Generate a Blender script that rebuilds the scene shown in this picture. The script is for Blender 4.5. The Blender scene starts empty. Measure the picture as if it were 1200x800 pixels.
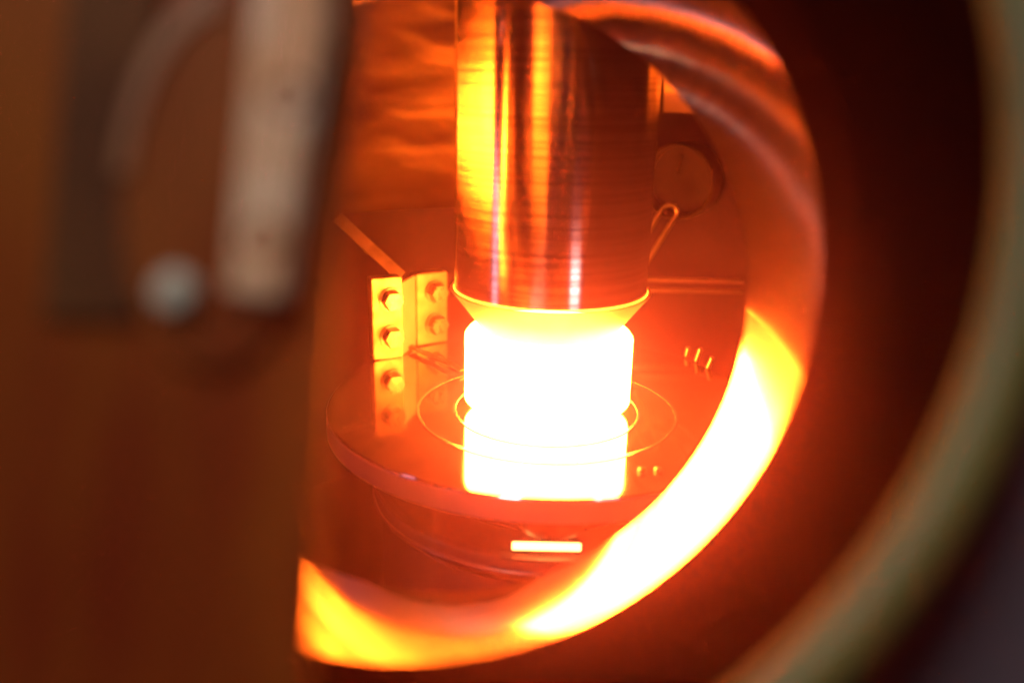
import bpy, bmesh, math, random
from mathutils import Vector, Matrix, Euler
random.seed(4)
S = bpy.context.scene
COL = S.collection
rad = math.radians

# ------------------------------------------------------------ camera
cam = bpy.data.cameras.new('camera')
cam_o = bpy.data.objects.new('camera', cam); COL.objects.link(cam_o)
cam.sensor_width = 36.0; cam.lens = 30.0
cam.clip_start = 0.002; cam.clip_end = 20.0
cam_o.matrix_world = Matrix.Translation((-0.0107, -0.2389, 0.0942)) @ (
    Matrix.Rotation(rad(90 - 17.1), 4, 'X') @ Matrix.Rotation(rad(1.2), 4, 'Z'))
cam.dof.use_dof = True
cam.dof.focus_distance = 0.262
cam.dof.aperture_fstop = 5.3
S.camera = cam_o

# ------------------------------------------------------------ world, view
w = bpy.data.worlds.new('World'); S.world = w; w.use_nodes = True
bg = w.node_tree.nodes['Background']
bg.inputs[0].default_value = (0.55, 0.50, 0.62, 1); bg.inputs[1].default_value = 0.012
S.view_settings.view_transform = 'Standard'
S.view_settings.look = 'None'
S.view_settings.exposure = 0.0
S.view_settings.gamma = 1.0
S.render.engine = 'CYCLES'
S.cycles.use_denoising = True
S.cycles.max_bounces = 6; S.cycles.glossy_bounces = 5; S.cycles.diffuse_bounces = 2
S.cycles.use_adaptive_sampling = True; S.cycles.adaptive_threshold = 0.03
S.cycles.volume_bounces = 2; S.cycles.transparent_max_bounces = 8
S.cycles.sample_clamp_indirect = 60.0
S.cycles.caustics_reflective = True
S.cycles.blur_glossy = 0.3

# ------------------------------------------------------------ lamps (room light in front of the viewport)
def area(name, loc, target, sx, sy, power, color):
    l = bpy.data.lights.new(name, 'AREA'); l.shape = 'RECTANGLE'; l.size = sx; l.size_y = sy
    l.energy = power; l.color = color
    o = bpy.data.objects.new(name, l); COL.objects.link(o); o.location = loc
    o.rotation_euler = (Vector(target) - Vector(loc)).to_track_quat('-Z', 'Y').to_euler()
    return o
area('room_lamp', (-0.35, -0.50, 1.00), (-0.03, -0.16, 0.09), 0.35, 0.35, 8.0, (0.95, 0.93, 1.0))

# two unseen lamps added for the column's reflections: white at front right, violet at left
def at(az, r, z): return (r * math.cos(rad(az)), r * math.sin(rad(az)), z)
area('added_white_lamp', (0.0264, -0.0725, 0.0325), (0.006, -0.0268, 0.043), 0.011, 0.014, 0.0015, (0.92, 0.88, 1.0))
area('added_violet_lamp', at(208.5, 0.112, 0.036), (0, 0, 0.036), 0.013, 0.070, 0.0030, (0.75, 0.62, 1.0))

# ------------------------------------------------------------ materials
def mat(name, base, rough=0.4, metal=0.0, **kw):
    m = bpy.data.materials.new(name); m.use_nodes = True
    p = m.node_tree.nodes['Principled BSDF']
    p.inputs['Base Color'].default_value = (*base, 1)
    p.inputs['Roughness'].default_value = rough
    p.inputs['Metallic'].default_value = metal
    for k, v in kw.items():
        p.inputs[k.replace('_', ' ')].default_value = v
    return m
def N(m, t, **kw):
    n = m.node_tree.nodes.new(t)
    for k, v in kw.items(): setattr(n, k, v)
    return n
def L(m, a, b): m.node_tree.links.new(a, b)
def worn(name, base, base2, rough, rough2, metal, scale=60, stretch=(1, 1, 1), bump=0.0, detail=6, dist=0.0004):
    """metal with uneven tarnish: two tones and two roughnesses mixed by noise"""
    m = mat(name, base, rough, metal); p = m.node_tree.nodes['Principled BSDF']
    tc = N(m, 'ShaderNodeTexCoord'); mp = N(m, 'ShaderNodeMapping'); mp.inputs['Scale'].default_value = stretch
    nz = N(m, 'ShaderNodeTexNoise'); nz.inputs['Scale'].default_value = scale; nz.inputs['Detail'].default_value = detail
    L(m, tc.outputs['Object'], mp.inputs[0]); L(m, mp.outputs[0], nz.inputs['Vector'])
    r = N(m, 'ShaderNodeValToRGB'); r.color_ramp.elements[0].position = 0.35; r.color_ramp.elements[1].position = 0.65
    r.color_ramp.elements[0].color = (*base, 1); r.color_ramp.elements[1].color = (*base2, 1)
    L(m, nz.outputs[0], r.inputs[0]); L(m, r.outputs[0], p.inputs['Base Color'])
    q = N(m, 'ShaderNodeMapRange'); q.inputs[1].default_value = 0.3; q.inputs[2].default_value = 0.7
    q.inputs[3].default_value = rough; q.inputs[4].default_value = rough2
    L(m, nz.outputs[0], q.inputs[0]); L(m, q.outputs[0], p.inputs['Roughness'])
    if bump:
        b = N(m, 'ShaderNodeBump'); b.inputs['Strength'].default_value = bump; b.inputs['Distance'].default_value = dist
        L(m, nz.outputs[0], b.inputs['Height']); L(m, b.outputs[0], p.inputs['Normal'])
    return m

def turned(name, base, rough, aniso, pitch, bump):
    """lathe-turned metal: fine grooves run round the axis, highlights smear along it"""
    m = mat(name, base, rough, 1.0); p = m.node_tree.nodes['Principled BSDF']
    p.inputs['Anisotropic'].default_value = aniso
    p.inputs['Anisotropic Rotation'].default_value = 0.25
    tg = N(m, 'ShaderNodeTangent', direction_type='RADIAL', axis='Z'); L(m, tg.outputs[0], p.inputs['Tangent'])
    tc = N(m, 'ShaderNodeTexCoord'); mp = N(m, 'ShaderNodeMapping'); mp.inputs['Scale'].default_value = (5, 5, pitch)
    nz = N(m, 'ShaderNodeTexNoise'); nz.inputs['Scale'].default_value = 1.0; nz.inputs['Detail'].default_value = 5
    nz.inputs['Roughness'].default_value = 0.65
    L(m, tc.outputs['Object'], mp.inputs[0]); L(m, mp.outputs[0], nz.inputs['Vector'])
    b = N(m, 'ShaderNodeBump'); b.inputs['Strength'].default_value = bump; b.inputs['Distance'].default_value = 0.0003
    L(m, nz.outputs[0], b.inputs['Height']); L(m, b.outputs[0], p.inputs['Normal'])
    mp2 = N(m, 'ShaderNodeMapping'); mp2.inputs['Scale'].default_value = (22, 22, pitch * 1.9)
    n2 = N(m, 'ShaderNodeTexNoise'); n2.inputs['Scale'].default_value = 1.0; n2.inputs['Detail'].default_value = 3
    L(m, tc.outputs['Object'], mp2.inputs[0]); L(m, mp2.outputs[0], n2.inputs['Vector'])
    cr_ = N(m, 'ShaderNodeValToRGB'); cr_.color_ramp.elements[0].position = 0.36; cr_.color_ramp.elements[1].position = 0.56
    cr_.color_ramp.elements[0].color = (base[0] * 0.58, base[1] * 0.54, base[2] * 0.50, 1); cr_.color_ramp.elements[1].color = (*base, 1)  # groove lines painted darker into the colour, in place of broken highlights
    L(m, n2.outputs[0], cr_.inputs[0]); L(m, cr_.outputs[0], p.inputs['Base Color'])
    q = N(m, 'ShaderNodeMapRange'); q.inputs[1].default_value = 0.3; q.inputs[2].default_value = 0.7
    q.inputs[3].default_value = rough * 0.75; q.inputs[4].default_value = rough * 1.35
    L(m, nz.outputs[0], q.inputs[0]); L(m, q.outputs[0], p.inputs['Roughness'])
    return m

M = {}
M['column'] = turned('turned_steel', (0.80, 0.72, 0.62), 0.17, 0.80, 1000, 0.10)
M['disc'] = worn('polished_disc', (0.46, 0.36, 0.34), (0.38, 0.29, 0.27), 0.05, 0.10, 0.97, 45, bump=0.05)
M['steel'] = worn('worn_steel', (0.52, 0.47, 0.44), (0.40, 0.35, 0.32), 0.28, 0.42, 1.0, 120, bump=0.1)
M['bolt'] = worn('bolt_steel', (0.16, 0.125, 0.085), (0.10, 0.08, 0.055), 0.25, 0.38, 1.0, 300)
M['bracket'] = worn('bracket_metal', (0.17, 0.13, 0.075), (0.11, 0.08, 0.045), 0.3, 0.45, 1.0, 200, bump=0.05)
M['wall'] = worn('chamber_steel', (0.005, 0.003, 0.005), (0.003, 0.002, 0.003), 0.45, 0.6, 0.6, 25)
M['liner'] = worn('unseen_bright_liner', (0.85, 0.62, 0.36), (0.72, 0.48, 0.25), 0.14, 0.22, 1.0, 30, stretch=(1, 1, 3), bump=0.3)
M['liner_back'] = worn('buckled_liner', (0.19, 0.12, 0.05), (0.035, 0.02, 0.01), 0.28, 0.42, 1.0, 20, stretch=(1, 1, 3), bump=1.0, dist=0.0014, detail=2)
M['bore'] = worn('bore_steel', (0.90, 0.76, 0.62), (0.78, 0.62, 0.48), 0.075, 0.125, 1.0, 50, stretch=(1, 1, 0.3), bump=0.38)
p_ = M['bore'].node_tree.nodes['Principled BSDF']; p_.inputs['Anisotropic'].default_value = 0.75
tg_ = N(M['bore'], 'ShaderNodeTangent', direction_type='RADIAL', axis='Z'); L(M['bore'], tg_.outputs[0], p_.inputs['Tangent'])
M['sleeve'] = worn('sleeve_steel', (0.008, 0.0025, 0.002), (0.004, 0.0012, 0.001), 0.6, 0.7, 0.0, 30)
M['black'] = worn('black_coating', (0.0010, 0.0004, 0.0004), (0.0013, 0.0006, 0.0006), 0.85, 0.95, 0.0, 40)
M['rim'] = worn('olive_anodised', (0.16, 0.145, 0.026), (0.10, 0.09, 0.018), 0.5, 0.6, 0.0, 28)
M['flange'] = worn('grey_flange', (0.11, 0.085, 0.088), (0.06, 0.045, 0.05), 0.45, 0.6, 0.3, 15)
M['shutter'] = worn('bronze_shutter', (0.27, 0.072, 0.005), (0.15, 0.018, 0.003), 0.5, 0.65, 0.0, 55, stretch=(1, 0.25, 1), detail=3)
M['olive_strip'] = worn('dull_strip', (0.13, 0.048, 0.012), (0.08, 0.030, 0.010), 0.6, 0.7, 0.1, 40)
M['cap'] = worn('rust_cap', (0.26, 0.070, 0.010), (0.15, 0.028, 0.004), 0.5, 0.6, 0.0, 60, stretch=(1, 0.3, 1))
M['cap_rim'] = worn('copper_rim', (0.30, 0.11, 0.010), (0.22, 0.07, 0.008), 0.5, 0.6, 0.1, 60)
M['bar'] = worn('pale_bar', (0.68, 0.46, 0.24), (0.60, 0.26, 0.06), 0.5, 0.6, 0.0, 130)
M['knob'] = worn('pale_knob', (0.50, 0.48, 0.32), (0.46, 0.43, 0.28), 0.4, 0.5, 0.0, 90)
M['arm'] = worn('arm_metal', (0.60, 0.50, 0.38), (0.52, 0.42, 0.30), 0.4, 0.5, 0.6, 60)
M['edge'] = worn('pale_lit_edge', (0.62, 0.50, 0.46), (0.52, 0.42, 0.38), 0.3, 0.4, 0.7, 50)
M['reflector_sheet'] = worn('reflector_steel', (0.66, 0.54, 0.40), (0.56, 0.45, 0.32), 0.42, 0.5, 1.0, 60)
M['lip'] = worn('highlight_bead_steel', (0.97, 0.95, 0.92), (0.92, 0.88, 0.84), 0.19, 0.27, 1.0, 90)
M['lower'] = worn('lower_steel', (0.50, 0.40, 0.36), (0.42, 0.33, 0.30), 0.16, 0.26, 0.8, 40)
M['dark'] = worn('dark_steel', (0.06, 0.035, 0.03), (0.04, 0.025, 0.02), 0.5, 0.65, 0.6, 60)

M['port_cover'] = worn('port_cover', (0.008, 0.0045, 0.003), (0.005, 0.003, 0.002), 0.5, 0.6, 0.0, 90)
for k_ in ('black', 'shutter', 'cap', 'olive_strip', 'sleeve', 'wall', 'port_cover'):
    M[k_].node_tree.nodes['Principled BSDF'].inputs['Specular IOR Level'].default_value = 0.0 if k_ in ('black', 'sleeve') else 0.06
hot = bpy.data.materials.new('white_hot'); hot.use_nodes = True
nt = hot.node_tree; nt.nodes.clear()
em = nt.nodes.new('ShaderNodeEmission'); em.inputs[0].default_value = (1.0, 0.185, 0.017, 1); em.inputs[1].default_value = 220
ou = nt.nodes.new('ShaderNodeOutputMaterial'); nt.links.new(em.outputs[0], ou.inputs[0]); M['hot'] = hot

gl = bpy.data.materials.new('window_glass'); gl.use_nodes = True
nt = gl.node_tree; nt.nodes.clear()
tr = nt.nodes.new('ShaderNodeBsdfTransparent'); tr.inputs[0].default_value = (0.97, 0.96, 0.95, 1)
gs = nt.nodes.new('ShaderNodeBsdfGlossy'); gs.inputs['Roughness'].default_value = 0.04
mx = nt.nodes.new('ShaderNodeMixShader'); mx.inputs[0].default_value = 0.01
ou = nt.nodes.new('ShaderNodeOutputMaterial')
nt.links.new(tr.outputs[0], mx.inputs[1]); nt.links.new(gs.outputs[0], mx.inputs[2]); nt.links.new(mx.outputs[0], ou.inputs[0])
M['glass'] = gl

# ------------------------------------------------------------ mesh helpers
def link(name, me, material, parent=None, smooth=None):
    o = bpy.data.objects.new(name, me); COL.objects.link(o)
    if material: me.materials.append(M[material] if isinstance(material, str) else material)
    if parent: o.parent = parent
    return o
def from_bm(name, bm, material, parent=None, smooth_angle=35):
    bmesh.ops.recalc_face_normals(bm, faces=bm.faces)
    for f in bm.faces: f.smooth = True
    for e in bm.edges:
        if len(e.link_faces) == 2 and e.calc_face_angle(0) > rad(smooth_angle): e.smooth = False
    me = bpy.data.meshes.new(name); bm.to_mesh(me); bm.free()
    return link(name, me, material, parent)
def lathe_bm(prof, n=96, closed=True, a0=0, a1=2 * math.pi):
    """revolve a profile of (r, z); closed joins last profile point to first"""
    bm = bmesh.new(); full = abs(a1 - a0 - 2 * math.pi) < 1e-6
    k = n if full else n + 1
    rings = []
    for i in range(k):
        a = a0 + (a1 - a0) * i / n
        rings.append([bm.verts.new((max(r, 1e-6) * math.cos(a), max(r, 1e-6) * math.sin(a), z)) for r, z in prof])
    m = len(prof)
    for i in range(n if full else n):
        A, B = rings[i], rings[(i + 1) % k]
        for j in range(m if closed else m - 1):
            bm.faces.new((A[j], B[j], B[(j + 1) % m], A[(j + 1) % m]))
    if not full and closed:
        bm.faces.new(rings[0]); bm.faces.new(rings[-1])
    bmesh.ops.remove_doubles(bm, verts=bm.verts, dist=2e-6)
    return bm
def lathe(name, prof, material, parent=None, n=96, closed=True, **k):
    return from_bm(name, lathe_bm(prof, n, closed, **k), material, parent)
def box_bm(sx, sy, sz, bev=0.0, seg=2, off=(0, 0, 0)):
    bm = bmesh.new(); bmesh.ops.create_cube(bm, size=1.0)
    bmesh.ops.scale(bm, vec=(sx, sy, sz), verts=bm.verts)
    if bev: bmesh.ops.bevel(bm, geom=bm.edges[:], offset=bev, segments=seg, affect='EDGES')
    bmesh.ops.translate(bm, vec=off, verts=bm.verts)
    return bm
def tube_bm(pts, r, n=12, caps=True):
    bm = bmesh.new(); pts = [Vector(p) for p in pts]; rings = []
    up = Vector((0.3, 0.2, 0.93))
    for i, p in enumerate(pts):
        t = (pts[min(i + 1, len(pts) - 1)] - pts[max(i - 1, 0)]).normalized()
        u = t.cross(up).normalized(); v = u.cross(t)
        rings.append([bm.verts.new(p + (u * math.cos(2 * math.pi * k / n) + v * math.sin(2 * math.pi * k / n)) * r) for k in range(n)])
    for A, B in zip(rings, rings[1:]):
        for k in range(n): bm.faces.new((A[k], A[(k + 1) % n], B[(k + 1) % n], B[k]))
    if caps: bm.faces.new(rings[0]); bm.faces.new(rings[-1])
    return bm
def empty(name, loc=(0, 0, 0), rot=None):
    o = bpy.data.objects.new(name, None); COL.objects.link(o); o.location = loc; o.empty_display_size = 0.01
    if rot is not None: o.rotation_mode = 'QUATERNION'; o.rotation_quaternion = rot
    return o
def tag(o, label, cat, group=None):
    o['label'] = label; o['category'] = cat
    if group: o['group'] = group
    return o
def cut(o, cutter_bm):
    """boolean difference applied to the mesh; the cutter is removed"""
    bmesh.ops.recalc_face_normals(cutter_bm, faces=cutter_bm.faces)
    me = bpy.data.meshes.new('cutter'); cutter_bm.to_mesh(me); cutter_bm.free()
    c = bpy.data.objects.new('cutter', me); COL.objects.link(c)
    md = o.modifiers.new('cut', 'BOOLEAN'); md.operation = 'DIFFERENCE'; md.object = c; md.solver = 'EXACT'
    bpy.context.view_layer.update()
    ev = o.evaluated_get(bpy.context.evaluated_depsgraph_get())
    new = bpy.data.meshes.new_from_object(ev); o.modifiers.clear(); new.set_sharp_from_angle(angle=rad(30)); o.data = new
    bpy.data.objects.remove(c); bpy.data.meshes.remove(me)

# frame of the viewport tube: local +Z points out of the chamber towards the viewer
FAR = Vector((-0.0260, -0.0632, 0.0530)); AX = Vector((-0.0663, -0.9241, 0.3764)).normalized()
ux = Vector((0, 0, 1)).cross(AX).normalized(); uy = AX.cross(ux)
VQ = Matrix((ux, uy, AX)).transposed().to_quaternion()
VM = Matrix.Translation(FAR) @ VQ.to_matrix().to_4x4()

# ------------------------------------------------------------ the chamber
RC = 0.118
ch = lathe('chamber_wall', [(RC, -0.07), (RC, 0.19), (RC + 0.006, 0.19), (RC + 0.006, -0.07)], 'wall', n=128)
ch['kind'] = 'structure'
c = lathe_bm([(0, -0.01), (0.0690, -0.01), (0.0690, 0.14), (0, 0.14)], 96, True)
bmesh.ops.transform(c, matrix=VM, verts=c.verts); cut(ch, c)
fl = lathe('chamber_floor', [(0, -0.066), (RC + 0.004, -0.066), (RC + 0.004, -0.07), (0, -0.07)], 'wall', n=96); fl['kind'] = 'structure'
ce = lathe('chamber_ceiling', [(0, 0.19), (RC + 0.004, 0.19), (RC + 0.004, 0.194), (0, 0.194)], 'wall', n=96); ce['kind'] = 'structure'

# bright liner sheets standing off the wall in the upper half, open where the viewports look in
def liner(a0, a1, z0, z1, label, mt='liner', lean=0.0):
    K = 16; pts = []
    rr = RC - 0.005
    for q in range(K + 1):
        t_ = q / K; z = z0 + (z1 - z0) * t_
        pts.append((rr, z))
        ang = lean if not isinstance(lean, tuple) else lean[0] + (lean[1] - lean[0]) * math.sqrt(t_)
        rr -= (z1 - z0) / K * math.tan(rad(ang))
    prof = pts + [(x + 0.0012, z) for x, z in reversed(pts)]
    o = lathe('liner_sheet', prof, mt, n=48, a0=rad(a0), a1=rad(a1))
    tag(o, label, 'liner sheet', 'bright liner sheets on the chamber wall'); return o
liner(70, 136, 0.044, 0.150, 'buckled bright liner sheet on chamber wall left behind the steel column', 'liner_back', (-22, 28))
liner(137, 204, 0.058, 0.108, 'unseen bright copper-toned liner sheet on the left chamber wall, mirrored in the column', 'liner', 16)  # unseen; inward lean shaped to brighten what the column mirrors
liner(213, 219, 0.058, 0.108, 'unseen narrow copper-toned liner strip beside the viewport tube, mirrored in the column', 'liner', 16)  # unseen strip, leaned the same way for the column's reflection
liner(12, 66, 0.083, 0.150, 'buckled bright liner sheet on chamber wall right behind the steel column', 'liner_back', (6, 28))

# ------------------------------------------------------------ viewport tube
vt = empty('viewport_tube', FAR, VQ)
tag(vt, 'round viewport tube framing the view, bright bore inside and black hood outside', 'viewport')
R0 = 0.0639
lathe('bore', [(R0, 0.0), (R0 + 0.0023, 0.043), (R0 + 0.0046, 0.043), (R0 + 0.003, 0.0), (R0 + 0.0018, -0.0008), (R0 + 0.0006, -0.0008)], 'bore', vt, n=160)
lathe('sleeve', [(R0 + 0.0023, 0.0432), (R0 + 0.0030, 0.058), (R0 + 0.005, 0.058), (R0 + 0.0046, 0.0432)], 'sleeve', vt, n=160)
lathe('hood', [(R0 + 0.0030, 0.0582), (R0 + 0.0042, 0.0958), (R0 + 0.0085, 0.0958), (R0 + 0.0085, 0.0582)], 'black', vt, n=160)
pr = []
for i in range(13):
    a = math.pi * (1.0 - i / 12.0)
    pr.append((R0 + 0.0064 + 0.0032 * math.cos(a), 0.0960 + 0.0030 * math.sin(a)))
lathe('rim', pr, 'rim', vt, n=160)
lathe('outer_flange', [(R0 + 0.0088, 0.078), (R0 + 0.0088, 0.086), (0.102, 0.086), (0.104, 0.084), (0.104, 0.078)], 'flange', vt, n=160)
lathe('window_pane', [(0, 0.0590), (R0 + 0.0029, 0.0590)], 'glass', vt, n=96, closed=False)

# ------------------------------------------------------------ cover plate in front of the left of the rim
sh = empty('cover_plate', FAR, VQ)
tag(sh, 'blurred brown metal cover plate with pale bracket, filling the left foreground', 'cover plate')
def local_obj(name, bm, material, parent, loc=(0, 0, 0), rz=0):
    o = from_bm(name, bm, material, parent); o.location = loc; o.rotation_euler = (0, 0, rz); return o
def poly_bm(pts, z0, z1, bev=0.0):
    bm = bmesh.new()
    lo = [bm.verts.new((x, y, z0)) for x, y in pts]; hi = [bm.verts.new((x, y, z1)) for x, y in pts]
    bm.faces.new(lo); bm.faces.new(hi); n = len(pts)
    for i in range(n): bm.faces.new((lo[i], lo[(i + 1) % n], hi[(i + 1) % n], hi[i]))
    if bev: bmesh.ops.bevel(bm, geom=bm.edges[:], offset=bev, segments=2, affect='EDGES')
    return bm
ZS = 0.1010
def P2(px, py): return ((px - 296) * 0.00008, (114 - py) * 0.00008)
def sp(px, py): x, y = P2(px, py); return Vector((x, y, ZS + 0.0012))
edge = [P2(402, -140), P2(378, 330), P2(378, 950)]
local_obj('plate', poly_bm(edge + [P2(-260, 950), P2(-260, -140)], ZS, ZS + 0.0012, 0.0003), 'shutter', sh)
bk = [P2(384, -140), P2(360, 330), P2(360, 950), P2(-260, 950), P2(-260, -140)]
local_obj('reflector_sheet', poly_bm(bk, ZS - 0.0005, ZS - 0.0001), 'reflector_sheet', sh)  # reflector added behind the plate to put a gold band on the column
local_obj('fold', box_bm(0.0090, 0.050, 0.0008, 0.0003, 2), 'olive_strip', sh, sp(95, 60) + Vector((0, 0, 0.0004)), rad(1))
bm = lathe_bm([(0, 0), (0.0093, 0), (0.0093, 0.0010), (0, 0.0010)], 64); bmesh.ops.scale(bm, vec=(1, 1.85, 1), verts=bm.verts)
cp = local_obj('cover', bm, 'cap', sh, sp(245, 205))
bm = lathe_bm([(0.0086, 0.0), (0.0086, 0.0015), (0.0100, 0.0015), (0.0100, 0.0)], 40, True, rad(100), rad(180)); bmesh.ops.scale(bm, vec=(1, 1.85, 1), verts=bm.verts)
local_obj('cover_rim', bm, 'cap_rim', cp)
bar_pts = [P2(270, -60), P2(352, -60), P2(362, 40), P2(332, 348), P2(268, 342)]
b = local_obj('bracket_bar', poly_bm(bar_pts, ZS + 0.0028, ZS + 0.0044, 0.0006), 'bar', sh)
for px, py in [(322, 118), (306, 278)]:
    v = P2(px, py)
    c = lathe_bm([(0, ZS), (0.0019, ZS), (0.0019, ZS + 0.01), (0, ZS + 0.01)], 24); bmesh.ops.translate(c, vec=(v[0], v[1], 0), verts=c.verts)
    cut(b, c)
    local_obj('bush', lathe_bm([(0.0013, -0.0008), (0.00185, -0.0008), (0.00185, 0.0009), (0.0013, 0.0009)], 24), 'cap', b, (v[0], v[1], ZS + 0.0036))
kn = [(0, 0), (0.0013, 0.0), (0.0013, 0.0008), (0.0019, 0.0013), (0.0020, 0.0020), (0.0015, 0.0026), (0, 0.0029)]
local_obj('knob', lathe_bm(kn, 40), 'knob', sh, sp(205, 338))

# ------------------------------------------------------------ base disc and what is below
bd = empty('base_disc', (0, 0.008, 0))
tag(bd, 'polished round metal base disc under the glowing crucible', 'base disc')
RD = 0.066
lathe('plate', [(0, 0), (RD - 0.0004, 0), (RD, -0.0004), (RD, -0.0066), (RD - 0.0004, -0.007), (0, -0.007)], 'disc', bd, n=192)
lathe('lit_edge_band', [(RD - 0.001, -0.0007), (RD + 0.0003, -0.0007), (RD + 0.0003, -0.0064), (RD - 0.001, -0.0064)], 'edge', bd, n=192)  # paler band added so the disc edge reads as lit
def ring(name, r, th, mat_, parent, loc):
    pr = [(r - th, 0), (r - th * 0.7, 0.00014), (r + th * 0.7, 0.00014), (r + th, 0)]
    o = lathe(name, pr, mat_, parent, n=160); o.location = loc; return o
ring('outer_lip', 0.0383, 0.00045, 'lip', bd, (0, -0.008, 0.0001))
ring('inner_lip', 0.0275, 0.0005, 'lip', bd, (0, -0.008, 0.0001))
for x, y in ((0.0228, -0.0425), (0.0270, -0.0419)):
    s = lathe('screw', [(0, 0), (0.0010, 0), (0.0010, 0.0007), (0.0006, 0.0010), (0, 0.0010)], 'bolt', bd, n=20); s.location = (x, y - 0.008, 0.0001)

for x, y, hh, ln in ((0.0545, 0.0480, 0.0050, 14), (0.0570, 0.0405, 0.0042, 18), (0.0520, 0.0535, 0.0034, 10)):
    s = lathe('pin', [(0, 0), (0.0009, 0), (0.0009, hh - 0.0003), (0.0006, hh), (0, hh)], 'bolt', bd, n=16); s.location = (x, y - 0.008, 0.0001); s.rotation_euler = (0, rad(ln), 0)

lf = empty('lower_flange', (0, 0.003, 0))
tag(lf, 'dark stepped flange drum beneath the polished base disc', 'flange')
lathe('drum', [(0, -0.028), (0.050, -0.028), (0.050, -0.066), (0, -0.066)], 'lower', lf, n=128)
lathe('top_ring', [(0.030, -0.0275), (0.051, -0.0275), (0.0520, -0.0265), (0.0522, -0.0245), (0.0515, -0.0225), (0.049, -0.0222), (0.047, -0.0240), (0.030, -0.0240)], 'lower', lf, n=160)
lathe('neck', [(0.0, -0.0072), (0.034, -0.0072), (0.034, -0.0238), (0, -0.0238)], 'dark', lf, n=96)

for rr_, zz in ((0.0519, -0.0222), (0.0523, -0.0262), (0.0502, -0.0296)):
    pr = [(rr_ + 0.0004 * math.cos(2 * math.pi * i / 8), zz + 0.0004 * math.sin(2 * math.pi * i / 8)) for i in range(8)]
    lathe('highlight_bead', pr, 'lip', lf, n=128)  # shiny beads added for highlight lines along the flange edges

sb = empty('support_block', (0.0262, -0.0462, -0.0072))
tag(sb, 'small drilled support block clamped under the disc front right', 'support block')
from_bm('body', box_bm(0.0120, 0.008, 0.0085, 0.0005, 2, (0, 0, -0.0043)), 'bracket', sb)
h = lathe('screw_hole', [(0.0, 0), (0.0022, 0), (0.0022, 0.0006), (0.0015, 0.0006), (0.0015, 0.0002), (0, 0.0002)], 'dark', sb, n=24)
h.rotation_euler = (rad(90), 0, 0); h.location = (-0.001, -0.0041, -0.0042)
cu = lathe('reflection_cup', [(0, -0.0072), (0.0105, -0.0072), (0.0104, -0.0125), (0.0085, -0.0155), (0, -0.0166)], 'bolt', n=48)
cu.location = (0.0005, -0.0415, 0)  # added shape in place of a reflected ellipse below the disc
tag(cu, 'small rounded cup shape standing in for a reflection under the front of base disc', 'cup')

fm = hot.copy(); fm.name = 'highlight_strip'
fe = [n for n in fm.node_tree.nodes if n.type == 'EMISSION'][0]; fe.inputs[0].default_value = (1.0, 0.42, 0.12, 1); fe.inputs[1].default_value = 9; M['highlight_glow'] = fm
gs_ = from_bm('highlight_strip', box_bm(0.0176, 0.0014, 0.0018, 0.0002, 2), 'highlight_glow'); gs_.location = (-0.0008, -0.0462, -0.0195)  # emissive strip added in place of a reflected highlight, not a heater
tag(gs_, 'short glowing strip standing in for a reflected highlight below the front of base disc', 'strip')

# ------------------------------------------------------------ glowing crucible
cr = lathe('crucible', [(0, 0.0006), (0.0205, 0.0006), (0.0245, 0.0042), (0.0245, 0.0230), (0.0237, 0.0242), (0.0212, 0.0242), (0.0212, 0.0190), (0, 0.0190)], 'hot', n=56)
tag(cr, 'white-hot glowing crucible cylinder standing on the polished disc', 'crucible')

# ------------------------------------------------------------ steel column above it
co = empty('column', (0, 0, 0.0295))
tag(co, 'tall turned steel column hanging above the glowing crucible', 'column')
def sub(o, z): o.location.z -= z; return o
RT = 0.0275
sub(lathe('barrel', [(0.0001, 0.0374), (RT - 0.0002, 0.0374), (RT, 0.0376), (RT, 0.19), (0.0001, 0.19)], 'column', co, n=192), 0.0295)
sub(lathe('nozzle', [(0.0200, 0.0258), (0.0287, 0.0372), (0.0279, 0.0373), (0.0192, 0.0258)], 'arm', co, n=128), 0.0295)

# ------------------------------------------------------------ bolted terminal brackets on the disc (left)
def hexbolt(parent, loc, rot):
    o = lathe('bolt', [(0, 0), (0.0042, 0), (0.0042, 0.0008), (0, 0.0008)], 'bolt', parent, n=28)
    o.location = loc; o.rotation_euler = rot
    bm = lathe_bm([(0, 0.0008), (0.0036, 0.0008), (0.0036, 0.0040), (0.0033, 0.0045), (0, 0.0045)], 6)
    from_bm('head', bm, 'bolt', o, 20)
    return o
def bracket(name, base, yaw, wdt, hgt, dep, label):
    e = empty(name, base); e.rotation_euler = (0, 0, yaw)
    tag(e, label, 'bracket', 'bolted brackets on the base disc')
    from_bm('post', box_bm(wdt, dep, hgt, 0.0003, 2, (0, dep / 2, hgt / 2)), 'bracket', e)
    for z in (hgt * 0.74, hgt * 0.28):
        hexbolt(e, (0.0012, 0.0, z), (rad(90), 0, 0))
    return e
b1 = bracket('bracket', (-0.0535, 0.0435, 0.0002), rad(25), 0.0105, 0.0285, 0.006, 'front left bracket with two bolts on mirror-like disc, nearest the shutter')
b2 = bracket('bracket', (-0.0400, 0.0620, 0.0002), rad(33), 0.0125, 0.0265, 0.006, 'rear bracket with two bolts, just left of the steel column')
w_ = from_bm('side_plate', box_bm(0.0012, 0.0150, 0.0262, 0.0002, 1), 'arm', b2)
w_.matrix_world = b2.matrix_world; w_.location = b2.matrix_basis.inverted() @ Vector((-0.0478, 0.0545, 0.0133)); w_.rotation_euler = (0, 0, rad(-14.7 - 33))
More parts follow.
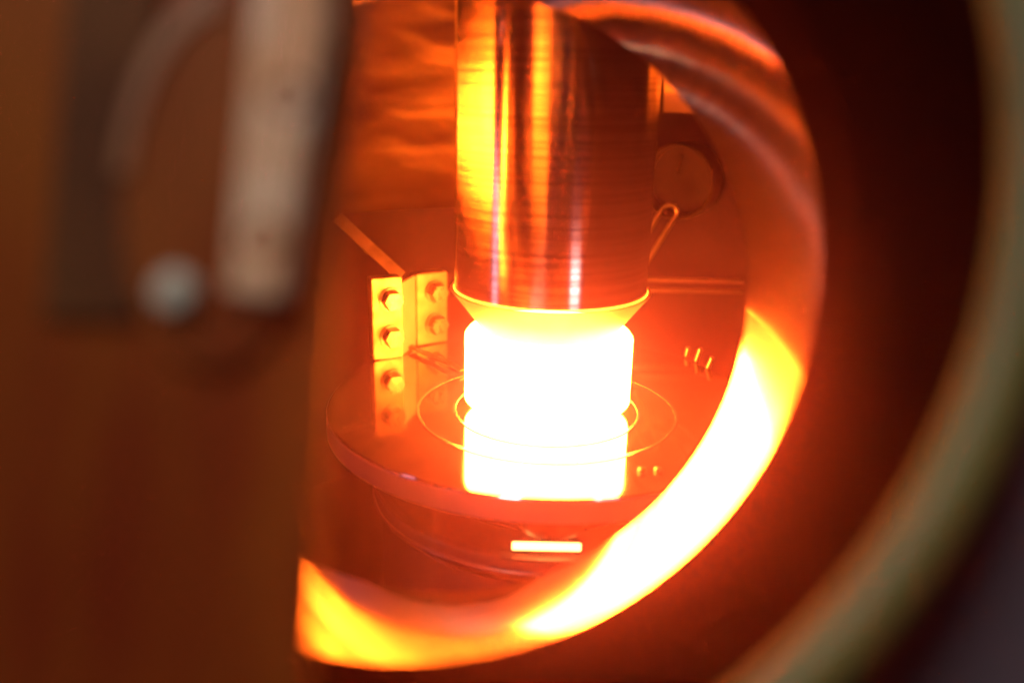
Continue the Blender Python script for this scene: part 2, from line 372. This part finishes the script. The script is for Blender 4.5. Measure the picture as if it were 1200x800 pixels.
# flat arm that runs back from the brackets, and the strip that leads to the crucible
ar = from_bm('flat_arm', box_bm(0.0042, 0.0300, 0.0010, 0.0002, 1), 'bracket')
p0 = Vector((-0.0500, 0.0520, 0.0278)); p1 = Vector((-0.0719, 0.0550, 0.0471)); dd = (p1 - p0).normalized(); mid = (p0 + p1) / 2
n0 = (-mid).normalized() + (Vector((-0.0107, -0.2389, 0.0942)) - mid).normalized(); nn = (n0 - dd * dd.dot(n0)).normalized()
ar.matrix_world = Matrix.Translation(mid) @ Matrix((dd.cross(nn), dd, nn)).transposed().to_4x4()
tag(ar, 'thin flat metal arm sloping up and back from the brackets', 'arm')
st = from_bm('lead_strip', box_bm(0.033, 0.0028, 0.0006, 0.0001, 1), 'bracket')
st.location = (-0.0372, 0.0415, 0.0016); st.rotation_euler = (0, 0, math.atan2(0.0301 - 0.0522, -0.0275 + 0.0457))
tag(st, 'thin metal strip leading from the brackets to the crucible', 'strip')

# ------------------------------------------------------------ things on the back wall, right of the column
pc = Vector((0.0566, 0.1001, 0.0579)); d = Vector((-pc.x, -pc.y, 0)).normalized()
po = empty('side_port', pc + d * 0.004, Vector((0, 0, 1)).rotation_difference(d))
tag(po, 'round dark port with thin bright rim on the back wall', 'port')
lathe('rim', [(0.0134, -0.004), (0.0134, 0.0075), (0.0138, 0.0080), (0.0144, 0.0075), (0.0144, -0.004)], 'bracket', po, n=64)
lathe('cover_disc', [(0, 0.0), (0.0133, 0.0), (0.0133, -0.001), (0, -0.001)], 'port_cover', po, n=64)
t = from_bm('slot_mark', box_bm(0.0012, 0.008, 0.001, 0.0003, 1), 'port_cover', po); t.location = (0.001, 0.006, 0.001); t.rotation_euler = (0, 0, rad(-40))
pts = []
A = Vector((0.036, 0.083, 0.026)); B = Vector((0.0475, 0.083, 0.0475)); sd = Vector((0.0026, 0.0, -0.0012))
pts += [A - sd, A.lerp(B, .5) - sd, B - sd]
up = (B - A).normalized()
for k in range(1, 8):
    a = math.pi * k / 8; pts.append(B - sd * math.cos(a) + up * 0.0028 * math.sin(a))
pts += [B + sd, A.lerp(B, .5) + sd, A + sd]
lo = from_bm('wire_loop', tube_bm(pts, 0.0010, 10), 'bracket')
tag(lo, 'bent wire loop rising beside the column in front of round port', 'wire loop')
rb = empty('wall_rail', (0.062, 0.088, 0.016))
tag(rb, 'horizontal double rail on the back wall right of the column', 'rail')
for dz in (0, 0.0042):
    r_ = from_bm('rail_bar', box_bm(0.062, 0.002, 0.0016, 0.0003, 1), 'dark', rb); r_.location = (0, 0, dz)

# ------------------------------------------------------------ even scattering air, added to stand in for lens bloom
bm = box_bm(1.0, 1.0, 0.8, 0, 0, (0, -0.2, 0.2))
hz = from_bm('bloom_haze', bm, None); hz['kind'] = 'stuff'
m = bpy.data.materials.new('bloom_air'); m.use_nodes = True; m.node_tree.nodes.clear()
v = m.node_tree.nodes.new('ShaderNodeVolumePrincipled'); ou = m.node_tree.nodes.new('ShaderNodeOutputMaterial')
v.inputs['Color'].default_value = (1.0, 0.38, 0.8, 1); v.inputs['Density'].default_value = 0.21; v.inputs['Anisotropy'].default_value = 0.89
m.node_tree.links.new(v.outputs[0], ou.inputs['Volume']); hz.data.materials.append(m)
